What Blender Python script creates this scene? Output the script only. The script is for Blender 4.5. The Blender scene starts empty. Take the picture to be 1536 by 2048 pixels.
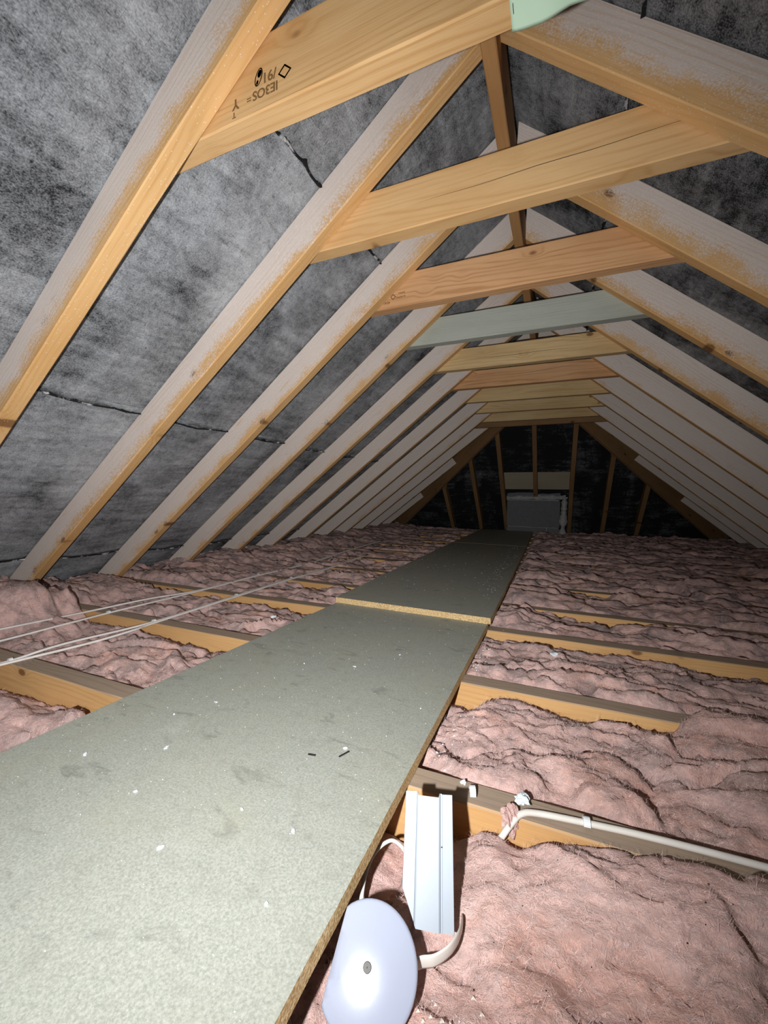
import bpy, bmesh, math, random
import numpy as np
from mathutils import Vector, Matrix
random.seed(7)
S = bpy.context.scene
COL = S.collection
# ------------------------------------------------------------------ camera, light, exposure
CAM = Vector((0, 0, 0.45745))
RX = Vector((0.916742, 0.399330, 0.010926)); UP = Vector((-0.030298, 0.042233, 0.998648)); FW = Vector((-0.398328, 0.915834, -0.050815))
cd = bpy.data.cameras.new('camera'); cam = bpy.data.objects.new('camera', cd); COL.objects.link(cam)
cd.sensor_fit = 'HORIZONTAL'; cd.sensor_width = 36; cd.lens = 791.07 / 1536 * 36; cd.clip_start = 0.01
cam.matrix_world = Matrix(((RX.x, UP.x, -FW.x, CAM.x), (RX.y, UP.y, -FW.y, CAM.y), (RX.z, UP.z, -FW.z, CAM.z), (0, 0, 0, 1)))
S.camera = cam
W = bpy.data.worlds.new('world'); S.world = W; W.use_nodes = True
W.node_tree.nodes['Background'].inputs[0].default_value = (0.010, 0.011, 0.012, 1)
W.node_tree.nodes['Background'].inputs[1].default_value = 1.0
# the hand lamp beside the phone, the only light in the loft
ld = bpy.data.lights.new('hand_lamp', 'SPOT'); lamp = bpy.data.objects.new('hand_lamp', ld); COL.objects.link(lamp)
lamp.location = CAM - RX * 0.115 - UP * 0.05
aim = FW * 1.0 - RX * 0.18 + UP * 0.04
lamp.rotation_euler = aim.to_track_quat('-Z', 'Y').to_euler()
ld.spot_size = math.radians(160); ld.spot_blend = 1.0; ld.shadow_soft_size = 0.008; ld.color = (0.97, 0.985, 1.0)
ld.energy = 42.0
ld.use_nodes = True
_nt = ld.node_tree; _em = _nt.nodes['Emission']
_lf = _nt.nodes.new('ShaderNodeLightFalloff'); _lf.inputs['Strength'].default_value = 1.0; _lf.inputs['Smooth'].default_value = 0.32
_mx = _nt.nodes.new('ShaderNodeMath'); _mx.operation = 'MULTIPLY_ADD'; _mx.inputs[1].default_value = 0.10
_my = _nt.nodes.new('ShaderNodeMath'); _my.operation = 'MULTIPLY'; _my.inputs[1].default_value = 2.4
_nt.links.new(_lf.outputs['Quadratic'], _my.inputs[0]); _nt.links.new(_lf.outputs['Linear'], _mx.inputs[0]); _nt.links.new(_my.outputs[0], _mx.inputs[2])
_nt.links.new(_mx.outputs[0], _em.inputs['Strength'])
S.view_settings.view_transform = 'Standard'; S.view_settings.look = 'None'; S.view_settings.exposure = 0.0; S.view_settings.gamma = 1.0
S.view_settings.use_curve_mapping = False

# ------------------------------------------------------------------ noise (numpy)
_rs = np.random.RandomState(3); _perm = _rs.permutation(256); _perm = np.concatenate([_perm, _perm]); _ang = _rs.rand(256) * 6.2832
def pn(x, y, seed=0):
    x = np.asarray(x, float); y = np.asarray(y, float)
    xi = np.floor(x).astype(int); yi = np.floor(y).astype(int); xf = x - xi; yf = y - yi
    def g(i, j, dx, dy):
        h = _ang[_perm[(_perm[(i + seed * 17) & 255] + j + seed * 31) & 255]]
        return np.cos(h) * dx + np.sin(h) * dy
    u = xf * xf * xf * (xf * (xf * 6 - 15) + 10); v = yf * yf * yf * (yf * (yf * 6 - 15) + 10)
    a = g(xi, yi, xf, yf); b = g(xi + 1, yi, xf - 1, yf); c = g(xi, yi + 1, xf, yf - 1); d = g(xi + 1, yi + 1, xf - 1, yf - 1)
    return (a + (b - a) * u + (c - a) * v + (a - b - c + d) * u * v) * 1.5
def fbm(x, y, o=4, seed=0, gain=0.5):
    r = 0; a = 1; f = 1
    for k in range(o): r = r + a * pn(np.asarray(x) * f, np.asarray(y) * f, seed + k); a *= gain; f *= 2.03
    return r
def sst(a, b, x): t = np.clip((np.asarray(x, float) - a) / (b - a), 0, 1); return t * t * (3 - 2 * t)

# ------------------------------------------------------------------ material helpers
class NT:
    def __init__(s, name, rough=0.8, spec=0.2):
        s.m = bpy.data.materials.new(name); s.m.use_nodes = True; s.t = s.m.node_tree
        s.b = s.t.nodes['Principled BSDF']; s.b.inputs['Roughness'].default_value = rough; s.b.inputs['Specular IOR Level'].default_value = spec
        tc = s.n('ShaderNodeTexCoord'); s.obj = tc.outputs['Object']
    def n(s, t, **k):
        x = s.t.nodes.new(t)
        for a, b in k.items(): setattr(x, a, b)
        return x
    def put(s, i, v):
        if v is None: return
        if isinstance(v, bpy.types.NodeSocket): s.t.links.new(v, i)
        elif isinstance(v, (tuple, list)) and len(v) == 3 and i.type == 'RGBA': i.default_value = (*v, 1)
        else: i.default_value = v
    def math(s, op, a, b=None, c=None, clamp=False):
        x = s.n('ShaderNodeMath', operation=op, use_clamp=clamp); s.put(x.inputs[0], a); s.put(x.inputs[1], b); s.put(x.inputs[2], c); return x.outputs[0]
    def vm(s, op, a, b=None):
        x = s.n('ShaderNodeVectorMath', operation=op); s.put(x.inputs[0], a); s.put(x.inputs[1], b); return x.outputs[0]
    def sep(s, v): x = s.n('ShaderNodeSeparateXYZ'); s.put(x.inputs[0], v); return x.outputs
    def comb(s, a, b, c):
        x = s.n('ShaderNodeCombineXYZ'); s.put(x.inputs[0], a); s.put(x.inputs[1], b); s.put(x.inputs[2], c); return x.outputs[0]
    def noise(s, v, scale=1, detail=4, rough=0.55, dist=0):
        x = s.n('ShaderNodeTexNoise'); s.put(x.inputs['Vector'], v); x.inputs['Scale'].default_value = scale; x.inputs['Detail'].default_value = detail
        x.inputs['Roughness'].default_value = rough; x.inputs['Distortion'].default_value = dist; return x.outputs[0]
    def voro(s, v, scale=1, feature='F1', out='Distance'):
        x = s.n('ShaderNodeTexVoronoi', feature=feature); s.put(x.inputs['Vector'], v); x.inputs['Scale'].default_value = scale; return x.outputs[out]
    def rng(s, v, a, b, c=0.0, d=1.0, smooth=True):
        x = s.n('ShaderNodeMapRange', interpolation_type='SMOOTHSTEP' if smooth else 'LINEAR'); s.put(x.inputs[0], v)
        for i, q in enumerate((a, b, c, d)): s.put(x.inputs[1 + i], q)
        return x.outputs[0]
    def mix(s, f, a, b, blend='MIX'):
        x = s.n('ShaderNodeMix', data_type='RGBA', blend_type=blend); s.put(x.inputs[0], f); s.put(x.inputs[6], a); s.put(x.inputs[7], b); return x.outputs[2]
    def rand(s): return s.n('ShaderNodeObjectInfo').outputs['Random']
    def attr(s, name): x = s.n('ShaderNodeAttribute', attribute_type='OBJECT', attribute_name=name); return x.outputs['Fac']
    def lnormal(s):
        g = s.n('ShaderNodeNewGeometry'); x = s.n('ShaderNodeVectorTransform', vector_type='NORMAL', convert_from='WORLD', convert_to='OBJECT')
        s.put(x.inputs[0], g.outputs['Normal']); return s.sep(x.outputs[0])
    def done(s, col, height=None, bump=0.3, dist=0.002):
        s.put(s.b.inputs['Base Color'], col)
        if height is not None:
            x = s.n('ShaderNodeBump'); x.inputs['Strength'].default_value = bump; x.inputs['Distance'].default_value = dist
            s.put(x.inputs['Height'], height); s.put(s.b.inputs['Normal'], x.outputs[0])
        return s.m

def wood(name, light, dark, knot, dust=None, ring=520, contrast=0.6, edge_dirt=None):
    N = NT(name, 0.72, 0.25)
    r = N.rand(); off = N.math('MULTIPLY', r, 53.0)
    X, Y, Z = N.sep(N.obj)[:3]
    xo = N.math('ADD', X, off)
    kv = N.comb(N.math('MULTIPLY', xo, 8.0), N.math('MULTIPLY', Y, 2.0), N.math('ADD', N.math('MULTIPLY', Z, 14.0), off))
    kd = N.voro(kv, 0.8)
    km = N.rng(kd, 0.075, 0.135, 1.0, 0.0); kh = N.rng(kd, 0.04, 0.36, 1.0, 0.0)
    w = N.noise(N.comb(N.math('MULTIPLY', xo, 1.1), N.math('MULTIPLY', Y, 9.0), N.math('MULTIPLY', Z, 11.0)), 1.0, 3, 0.5)
    ph = N.math('ADD', N.math('MULTIPLY', N.math('ADD', Z, N.math('MULTIPLY', Y, 0.7)), float(ring)), N.math('MULTIPLY', w, 46.0))
    ph = N.math('ADD', ph, N.math('MULTIPLY', kh, 9.0))
    rg = N.math('MULTIPLY', N.math('POWER', N.math('MULTIPLY_ADD', N.math('SINE', ph), 0.5, 0.5), 2.5), N.rng(N.noise(N.comb(N.math('MULTIPLY', xo, 2.5), N.math('MULTIPLY', Y, 20.0), N.math('MULTIPLY', Z, 30.0)), 1.0, 3), 0.3, 0.7, 0.15, 1.0))
    fib = N.noise(N.comb(N.math('MULTIPLY', xo, 14.0), N.math('MULTIPLY', Y, 420.0), N.math('MULTIPLY', Z, 420.0)), 1.0, 3)
    big = N.noise(N.comb(N.math('MULTIPLY', xo, 2.0), N.math('MULTIPLY', Y, 8.0), N.math('MULTIPLY', Z, 8.0)), 1.0, 4)
    f = N.math('ADD', N.math('MULTIPLY', rg, contrast), N.math('MULTIPLY', N.math('SUBTRACT', fib, 0.5), 0.7), clamp=True)
    c = N.mix(f, light, dark)
    c = N.mix(N.rng(big, 0.35, 0.75, 0.0, 0.55), c, dark)
    c = N.mix(N.math('MULTIPLY', kh, 0.35), c, dark)
    c = N.mix(N.math('MULTIPLY', km, 0.85), c, knot)
    h = N.math('ADD', N.math('MULTIPLY', rg, 0.4), fib)
    if dust is not None:
        nx, ny, nz = N.lnormal()[:3]
        side = N.rng(N.math('ABSOLUTE', ny), 0.5, 0.9)
        cov = N.attr('dust')
        e = N.noise(N.comb(N.math('MULTIPLY', xo, 9.0), off, N.math('MULTIPLY', Z, 14.0)), 1.0, 5, 0.6)
        sp = N.noise(N.comb(N.math('MULTIPLY', xo, 240.0), off, N.math('MULTIPLY', Z, 240.0)), 1.0, 2, 0.6)
        hh = N.math('MULTIPLY_ADD', Z, 10.0, 0.5)     # 0 at the inner edge, 1 at the felt
        q = N.math('ADD', N.math('SUBTRACT', hh, N.math('SUBTRACT', 1.0, cov)), N.math('MULTIPLY', N.math('SUBTRACT', e, 0.5), 1.1))
        q = N.math('ADD', q, N.math('MULTIPLY', N.math('SUBTRACT', sp, 0.5), 0.9))
        q = N.rng(q, -0.22, 0.24)
        q = N.math('MULTIPLY', q, side)
        rub = N.noise(N.comb(N.math('MULTIPLY', xo, 6.0), off, N.math('MULTIPLY', Z, 45.0)), 1.0, 4, 0.6)
        q = N.math('MULTIPLY', q, N.rng(rub, 0.66, 0.74, 1.0, 0.45))
        dc = N.mix(N.math('MULTIPLY', rg, 0.22), dust, dark)
        dc = N.mix(N.rng(sp, 0.5, 0.75, 0, 0.35), dc, tuple(min(1, v * 1.35) for v in dust))
        c = N.mix(N.math('MULTIPLY', q, 0.93), c, dc)
        fl = N.voro(N.comb(N.math('MULTIPLY', xo, 130.0), N.math('MULTIPLY', Y, 130.0), N.math('MULTIPLY', Z, 130.0)), 1.0)
        c = N.mix(N.math('MULTIPLY', N.rng(fl, 0.10, 0.16, 1.0, 0.0), 0.7), c, (0.72, 0.68, 0.60))
    if edge_dirt is not None:                       # grime lying on the top face of joists
        nx, ny, nz = N.lnormal()[:3]
        c = N.mix(N.math('MULTIPLY', N.rng(nz, 0.5, 0.9), 0.85), c, N.mix(f, edge_dirt, tuple(v * 0.55 for v in edge_dirt)))
    return N.done(c, h, 0.25, 0.0015)

M = {}
M['rafter'] = wood('rafter_wood', (0.68, 0.42, 0.19), (0.50, 0.25, 0.075), (0.16, 0.07, 0.025), dust=(0.66, 0.585, 0.54), contrast=0.45)
M['collar'] = wood('collar_wood', (0.70, 0.45, 0.215), (0.50, 0.26, 0.09), (0.15, 0.065, 0.02), contrast=0.65, ring=430)
M['collar_red'] = wood('reddish_wood', (0.66, 0.38, 0.19), (0.43, 0.21, 0.085), (0.15, 0.055, 0.02), contrast=0.85, ring=330)
M['collar_grey'] = wood('grey_green_wood', (0.43, 0.45, 0.39), (0.30, 0.31, 0.26), (0.13, 0.12, 0.10), contrast=0.4)
M['collar_yellow'] = wood('yellow_wood', (0.66, 0.47, 0.24), (0.46, 0.29, 0.12), (0.14, 0.07, 0.02), contrast=0.75, ring=330)
M['joist'] = wood('joist_wood', (0.64, 0.38, 0.16), (0.44, 0.23, 0.085), (0.15, 0.06, 0.02), contrast=0.4, edge_dirt=(0.32, 0.26, 0.21))
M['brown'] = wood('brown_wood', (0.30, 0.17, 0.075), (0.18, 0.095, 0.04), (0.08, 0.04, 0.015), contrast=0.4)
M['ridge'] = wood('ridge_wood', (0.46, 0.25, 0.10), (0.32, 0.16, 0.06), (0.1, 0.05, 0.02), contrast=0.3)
M['plank'] = wood('pale_plank_wood', (0.42, 0.36, 0.26), (0.34, 0.29, 0.20), (0.2, 0.14, 0.08), contrast=0.3)

def felt(name):
    N = NT(name, 0.9, 0.15)
    v = N.obj; X, Y, Z = N.sep(v)[:3]      # local: x up the slope, y along the roof
    big = N.noise(N.comb(N.math('MULTIPLY', X, 2.0), N.math('MULTIPLY', Y, 3.4), Z), 1.0, 4, 0.6, 0.5)
    str_ = N.noise(N.comb(N.math('MULTIPLY', X, 22.0), N.math('MULTIPLY', Y, 5.0), Z), 1.0, 5, 0.62, 0.5)
    fine = N.noise(N.comb(N.math('MULTIPLY', X, 330.0), N.math('MULTIPLY', Y, 240.0), Z), 1.0, 2, 0.6)
    mid = N.noise(v, 55.0, 5, 0.72, 0.3)
    l1 = N.noise(N.comb(N.math('MULTIPLY', X, 520.0), N.math('MULTIPLY', Y, 45.0), Z), 1.0, 2, 0.5)
    l2 = N.noise(N.comb(N.math('MULTIPLY', X, 45.0), N.math('MULTIPLY', Y, 520.0), Z), 1.0, 2, 0.5)
    wv = N.math('MAXIMUM', N.rng(l1, 0.60, 0.72), N.rng(l2, 0.60, 0.72))
    q = N.math('ADD', N.math('ADD', N.math('MULTIPLY', big, 0.95), N.math('MULTIPLY', str_, 0.6)), N.math('MULTIPLY', mid, 0.55))
    q = N.math('ADD', q, N.math('MULTIPLY', fine, 0.62))
    q = N.math('ADD', q, N.attr('dust'))
    q = N.rng(q, 1.20, 1.92, 0, 1, False)
    dk = N.math('MULTIPLY', wv, N.rng(mid, 0.40, 0.62, 0.75, 0.1))
    q = N.math('MULTIPLY', q, N.math('SUBTRACT', 1.0, dk))
    c = N.mix(q, (0.016, 0.017, 0.019), (0.50, 0.515, 0.54))
    h = N.math('ADD', fine, N.math('MULTIPLY', mid, 0.8))
    return N.done(c, h, 0.5, 0.002)
M['felt'] = felt('roofing_felt')
N = NT('felt_torn_edge', 0.9); M['felt_edge'] = N.done(N.mix(N.rng(N.noise(N.obj, 14, 5, 0.7), 0.52, 0.62), (0.012, 0.012, 0.012), (0.5, 0.5, 0.5)))

def chip():
    N = NT('chipboard_face', 0.62, 0.3); v = N.obj; X, Y, Z = N.sep(v)[:3]
    fl = N.noise(v, 330.0, 3, 0.8); md = N.noise(v, 34.0, 5, 0.6); bg = N.noise(v, 3.2, 5, 0.6, 0.4)
    fx = N.voro(v, 260.0)
    c = N.mix(N.rng(fl, 0.2, 0.8), (0.25, 0.26, 0.22), (0.455, 0.465, 0.405))
    c = N.mix(N.rng(fx, 0.0, 0.22, 0.5, 0.0), c, (0.62, 0.62, 0.55))
    c = N.mix(N.rng(md, 0.5, 0.75, 0.0, 0.35), c, (0.24, 0.245, 0.20))
    c = N.mix(N.rng(bg, 0.45, 0.75, 0.0, 0.4), c, (0.40, 0.385, 0.27))
    st = N.noise(N.comb(N.math('MULTIPLY', X, 9.0), N.math('MULTIPLY', Y, 22.0), 3.0), 1.0, 5, 0.6, 1.2)
    c = N.mix(N.rng(st, 0.58, 0.72, 0.0, 0.42), c, (0.13, 0.13, 0.115))
    d = N.noise(v, 7.0, 4, 0.6)
    c = N.mix(N.rng(d, 0.60, 0.78, 0.0, 0.3), c, (0.62, 0.63, 0.58))
    return N.done(c, N.math('ADD', fl, N.math('MULTIPLY', md, 0.7)), 0.22, 0.0012)
M['chip'] = chip()
N = NT('wool_fibre', 0.9, 0.1); M['fibre'] = N.done(N.mix(N.noise(N.obj, 12, 4), (0.80, 0.50, 0.44), (0.92, 0.78, 0.74)))
N = NT('chipboard_edge', 0.85, 0.15); a = N.noise(N.obj, 260, 4, 0.75); b_ = N.voro(N.obj, 190)
M['chip_edge'] = N.done(N.mix(N.rng(b_, 0.05, 0.35, 0.75, 0.0), N.mix(N.rng(a, 0.3, 0.7), (0.42, 0.25, 0.10), (0.92, 0.68, 0.36)), (0.95, 0.80, 0.54)), a, 0.9, 0.003)

def wool():
    N = NT('pink_glass_wool', 0.95, 0.05); v = N.obj; X, Y, Z = N.sep(v)[:3]
    wv = N.comb(N.math('MULTIPLY', X, 34.0), N.math('MULTIPLY', Y, 70.0), N.math('MULTIPLY', Z, 70.0))
    warp = N.noise(v, 4.5, 5, 0.62, 0.8)
    fb = N.noise(wv, 1.0, 7, 0.75, 1.2)
    ff = N.noise(v, 420.0, 3, 0.75, 0.4); mf = N.noise(v, 120.0, 4, 0.75, 0.6)
    lg = N.noise(v, 4.0, 5, 0.65, 0.6); dg = N.noise(v, 13.0, 7, 0.72, 0.6)
    c = N.mix(N.rng(lg, 0.32, 0.68), (0.80, 0.48, 0.42), (0.94, 0.60, 0.52))
    c = N.mix(N.rng(warp, 0.52, 0.68, 0, 0.85), c, (0.88, 0.46, 0.35))
    c = N.mix(N.rng(fb, 0.42, 0.75, 0, 0.45), c, (0.88, 0.74, 0.71))
    c = N.mix(N.rng(mf, 0.30, 0.55, 0.28, 0.0), c, (0.42, 0.20, 0.17))
    ds = N.attr('grime_dim')  # dirt patches, strengthened in far bays to paint in the lamp's fall-off
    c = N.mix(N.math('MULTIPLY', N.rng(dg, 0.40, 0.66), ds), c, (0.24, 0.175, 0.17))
    c = N.mix(N.math('MULTIPLY', N.rng(ff, 0.55, 0.80), 0.55), c, (0.93, 0.82, 0.79))
    sp = N.voro(v, 75.0); c = N.mix(N.math('MULTIPLY', N.rng(sp, 0.06, 0.10, 1, 0), 0.5), c, (0.78, 0.76, 0.75))
    N.b.inputs['Sheen Weight'].default_value = 0.3
    h = N.math('ADD', N.math('ADD', N.math('MULTIPLY', fb, 1.0), N.math('MULTIPLY', mf, 0.8)), N.math('MULTIPLY', ff, 0.4))
    return N.done(c, h, 1.0, 0.006)
M['wool'] = wool()

def plain(name, col, rough=0.5, spec=0.4, metal=0.0, var=0.12, scale=40):
    N = NT(name, rough, spec); N.b.inputs['Metallic'].default_value = metal
    n = N.noise(N.obj, scale, 4, 0.6); lo = tuple(v * (1 - var) for v in col); hi = tuple(min(1, v * (1 + var)) for v in col)
    return N.done(N.mix(n, lo, hi), n, 0.05, 0.001)
M['pvc'] = plain('white_pvc', (0.31, 0.35, 0.395), 0.40, 0.5, var=0.05)
M['lid'] = plain('white_lid_plastic', (0.34, 0.365, 0.45), 0.12, 0.5, var=0.03)
M['cable'] = plain('off_white_cable', (0.68, 0.64, 0.58), 0.5, 0.4, var=0.12)
M['cable_dusty'] = plain('dusty_cable', (0.70, 0.64, 0.60), 0.6, 0.3, var=0.2)
M['clip'] = plain('white_clip', (0.72, 0.74, 0.74), 0.5, 0.4)
M['foam'] = plain('white_foam', (0.68, 0.73, 0.75), 0.9, 0.1, var=0.3, scale=120)
M['flake'] = plain('white_flake', (0.70, 0.73, 0.75), 0.8, 0.2, var=0.2, scale=90)
M['crumb'] = plain('pale_crumb', (0.72, 0.66, 0.58), 0.9, 0.1)
M['dropping'] = plain('black_crumb', (0.02, 0.018, 0.016), 0.8, 0.2)
M['steel'] = plain('screw_steel', (0.16, 0.155, 0.145), 0.6, 0.2, 0.0)
M['paper'] = plain('pale_green_paper', (0.60, 0.80, 0.60), 0.8, 0.2, var=0.04, scale=25)
M['ink'] = plain('stamp_ink', (0.20, 0.115, 0.045), 0.9, 0.1, var=0.3, scale=300)
M['block'] = plain('grey_block', (0.17, 0.165, 0.175), 0.95, 0.1, var=0.2, scale=30)
M['mortar'] = plain('pale_mortar', (0.40, 0.40, 0.39), 0.95, 0.1, var=0.45, scale=35)
M['plaster'] = plain('ceiling_plasterboard', (0.25, 0.2, 0.18), 0.95, 0.1)

# ------------------------------------------------------------------ object helpers
def obj(name, me, mat, parent=None, mw=None, label=None, cat=None, group=None, kind=None, smooth=False):
    o = bpy.data.objects.new(name, me); COL.objects.link(o)
    if mat is not None and not me.materials: me.materials.append(M[mat])
    if parent: o.parent = parent
    if mw is not None: o.matrix_world = mw
    if label: o['label'] = label
    if cat: o['category'] = cat
    if group: o['group'] = group
    if kind: o['kind'] = kind
    if smooth: me.shade_smooth()
    return o
def empty(name, loc, label=None, cat=None, group=None, kind=None):
    o = bpy.data.objects.new(name, None); COL.objects.link(o); o.location = loc; o.empty_display_size = 0.05
    if label: o['label'] = label
    if cat: o['category'] = cat
    if group: o['group'] = group
    if kind: o['kind'] = kind
    return o
def child(name, me, mat, parent, label=None, smooth=False, kind=None):
    """part whose mesh is given in world coordinates under an unrotated parent Empty"""
    o = bpy.data.objects.new(name, me); COL.objects.link(o)
    if mat is not None and not me.materials: me.materials.append(M[mat])
    o.parent = parent
    loc = Vector((0, 0, 0)); p = parent
    while p: loc += p.location; p = p.parent
    me.transform(Matrix.Translation(-loc))
    if label: o['label'] = label
    if kind: o['kind'] = kind
    if smooth: me.shade_smooth()
    return o
def mesh(name, v, f):
    me = bpy.data.meshes.new(name); me.from_pydata([tuple(map(float, p)) for p in v], [], f); me.update(); return me
def grid_mesh(name, P, skirt=None):
    """P: array (nu, nv, 3) -> mesh; skirt adds a wall down to that z and a bottom"""
    nu, nv = P.shape[:2]; idx = np.arange(nu * nv).reshape(nu, nv)
    q = np.stack([idx[:-1, :-1], idx[1:, :-1], idx[1:, 1:], idx[:-1, 1:]], -1).reshape(-1, 4).tolist()
    V = P.reshape(-1, 3).tolist()
    if skirt is not None:
        ring = list(idx[:, 0]) + list(idx[-1, 1:]) + list(idx[-2::-1, -1]) + list(idx[0, -2:0:-1]); b0 = len(V)
        for i in ring: V.append([V[i][0], V[i][1], skirt])
        n = len(ring)
        for k in range(n):
            a, b = int(ring[k]), int(ring[(k + 1) % n]); q.append([b, a, b0 + k, b0 + (k + 1) % n])
        q.append([b0 + k for k in range(n)])
    me = bpy.data.meshes.new(name); me.from_pydata(V, [], q); me.update(); return me
def beam_mesh(name, L, w, d, seg=24, ch=0.0025, wob=0.0012, seed=0, cutA=0.0, cutB=0.0):
    """sawn timber along local X from 0 to L, thickness w in Y, depth d in Z, arrises chamfered; cutA/B skew the ends (x += cut*z)"""
    hw, hd = w / 2, d / 2; c = ch
    prof = [(-hw + c, -hd), (hw - c, -hd), (hw, -hd + c), (hw, hd - c), (hw - c, hd), (-hw + c, hd), (-hw, hd - c), (-hw, -hd + c)]
    V = []; F = []
    for i in range(seg + 1):
        t = i / seg; x = L * t
        oy = float(pn(x * 1.3 + seed * 7.7, seed * 3.1)) * wob * 2; oz = float(pn(x * 1.1 + seed * 5.3, 9.0 + seed)) * wob * 2
        for k, (y, z) in enumerate(prof):
            jy = float(pn(x * 14 + k * 5.1, seed * 2.3 + k)) * wob * 0.6; jz = float(pn(x * 14 + k * 3.7, seed * 4.3 - k)) * wob * 0.6
            V.append((x + (cutA * (1 - t) + cutB * t) * z, y + oy + jy, z + oz + jz))
    for i in range(seg):
        for k in range(8):
            a = i * 8 + k; b = i * 8 + (k + 1) % 8; F.append((a, b, b + 8, a + 8))
    F.append(tuple(range(7, -1, -1))); F.append(tuple(range(seg * 8, seg * 8 + 8)))
    # outward check: prof order is counter-clockwise seen from +x? flip sides if needed
    me = mesh(name, V, F)
    bm = bmesh.new(); bm.from_mesh(me); bmesh.ops.recalc_face_normals(bm, faces=bm.faces); bm.to_mesh(me); bm.free()
    return me
def frame(o, x, z):
    x = Vector(x).normalized(); z = Vector(z); z = (z - x * z.dot(x)).normalized(); y = z.cross(x)
    return Matrix(((x.x, y.x, z.x, o[0]), (x.y, y.y, z.y, o[1]), (x.z, y.z, z.z, o[2]), (0, 0, 0, 1)))
_seed = [0]
def timber(name, a, b, w, d, up, mat, parent=None, **k):
    _seed[0] += 1
    a = Vector(a); b = Vector(b); L = (b - a).length
    kw = {q: k.pop(q) for q in ('cutA', 'cutB', 'wob', 'ch', 'seg') if q in k}
    dust = k.pop('dust', None)
    me = beam_mesh(name, L, w, d, seed=_seed[0], **kw)
    o = obj(name, me, mat, parent, frame(a, b - a, up), **k)
    if dust is not None: o['dust'] = float(dust)
    return o
def tube_mesh(name, pts, ry, rz=None, n=10, sub=6, up=(0, 0, 1)):
    """smooth tube through pts, elliptical section (ry sideways, rz upward)"""
    rz = rz or ry; P = [Vector(p) for p in pts]; C_ = []
    for i in range(len(P) - 1):
        p0 = P[max(i - 1, 0)]; p1 = P[i]; p2 = P[i + 1]; p3 = P[min(i + 2, len(P) - 1)]
        for k in range(sub):
            t = k / sub
            C_.append(0.5 * ((2 * p1) + (p2 - p0) * t + (2 * p0 - 5 * p1 + 4 * p2 - p3) * t * t + (3 * p1 - p0 - 3 * p2 + p3) * t ** 3))
    C_.append(P[-1]); V = []; F = []; u = Vector(up)
    for i, c in enumerate(C_):
        t = (C_[min(i + 1, len(C_) - 1)] - C_[max(i - 1, 0)]).normalized(); s = t.cross(u).normalized(); w = s.cross(t)
        for k in range(n):
            a = 2 * math.pi * k / n; V.append(c + s * math.cos(a) * ry + w * math.sin(a) * rz)
    for i in range(len(C_) - 1):
        for k in range(n): F.append((i * n + k, i * n + (k + 1) % n, (i + 1) * n + (k + 1) % n, (i + 1) * n + k))
    F.append(tuple(range(n))); F.append(tuple(range(len(V) - 1, len(V) - 1 - n, -1)))
    me = mesh(name, V, F); bm = bmesh.new(); bm.from_mesh(me); bmesh.ops.recalc_face_normals(bm, faces=bm.faces); bm.to_mesh(me); bm.free()
    me.shade_smooth(); return me
ORD = ['first', 'second', 'third', 'fourth', 'fifth', 'sixth', 'seventh', 'eighth', 'ninth', 'tenth', 'eleventh', 'twelfth', 'thirteenth', 'fourteenth']

# ------------------------------------------------------------------ roof geometry
ZC, XL, XR, SL, SR = 1.109, -0.664, 0.3108, 0.770, 0.8307
YI = [0.5835 + 0.4 * i for i in range(12)]; TH = 0.040; DEP = 0.10
HB = 5.40                                            # foot of the hip end (z = 0), 45 degrees
NL = Vector((-SL, 0, 1)).normalized(); NR = Vector((SR, 0, 1)).normalized(); NH = Vector((0, 1, 1)).normalized()
def pl(x): return Vector((x, 0, ZC + SL * (x - XL)))
def pr(x): return Vector((x, 0, ZC - SR * (x - XR)))
XRIDGE = -0.158
# the old roof is a little out of true: pitch and height of the left slope vary along it
def wl(x, y): return (np.interp(y, [0.58, 0.98, 1.38, 1.78, 2.2], [0.722, 0.750, 0.765, 0.785, SL]) - SL) * (np.asarray(x, float) - XL) + np.interp(y, [0.58, 0.98, 1.38, 1.78, 2.2], [0.004, 0.003, 0.010, 0.018, 0.0])

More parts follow.
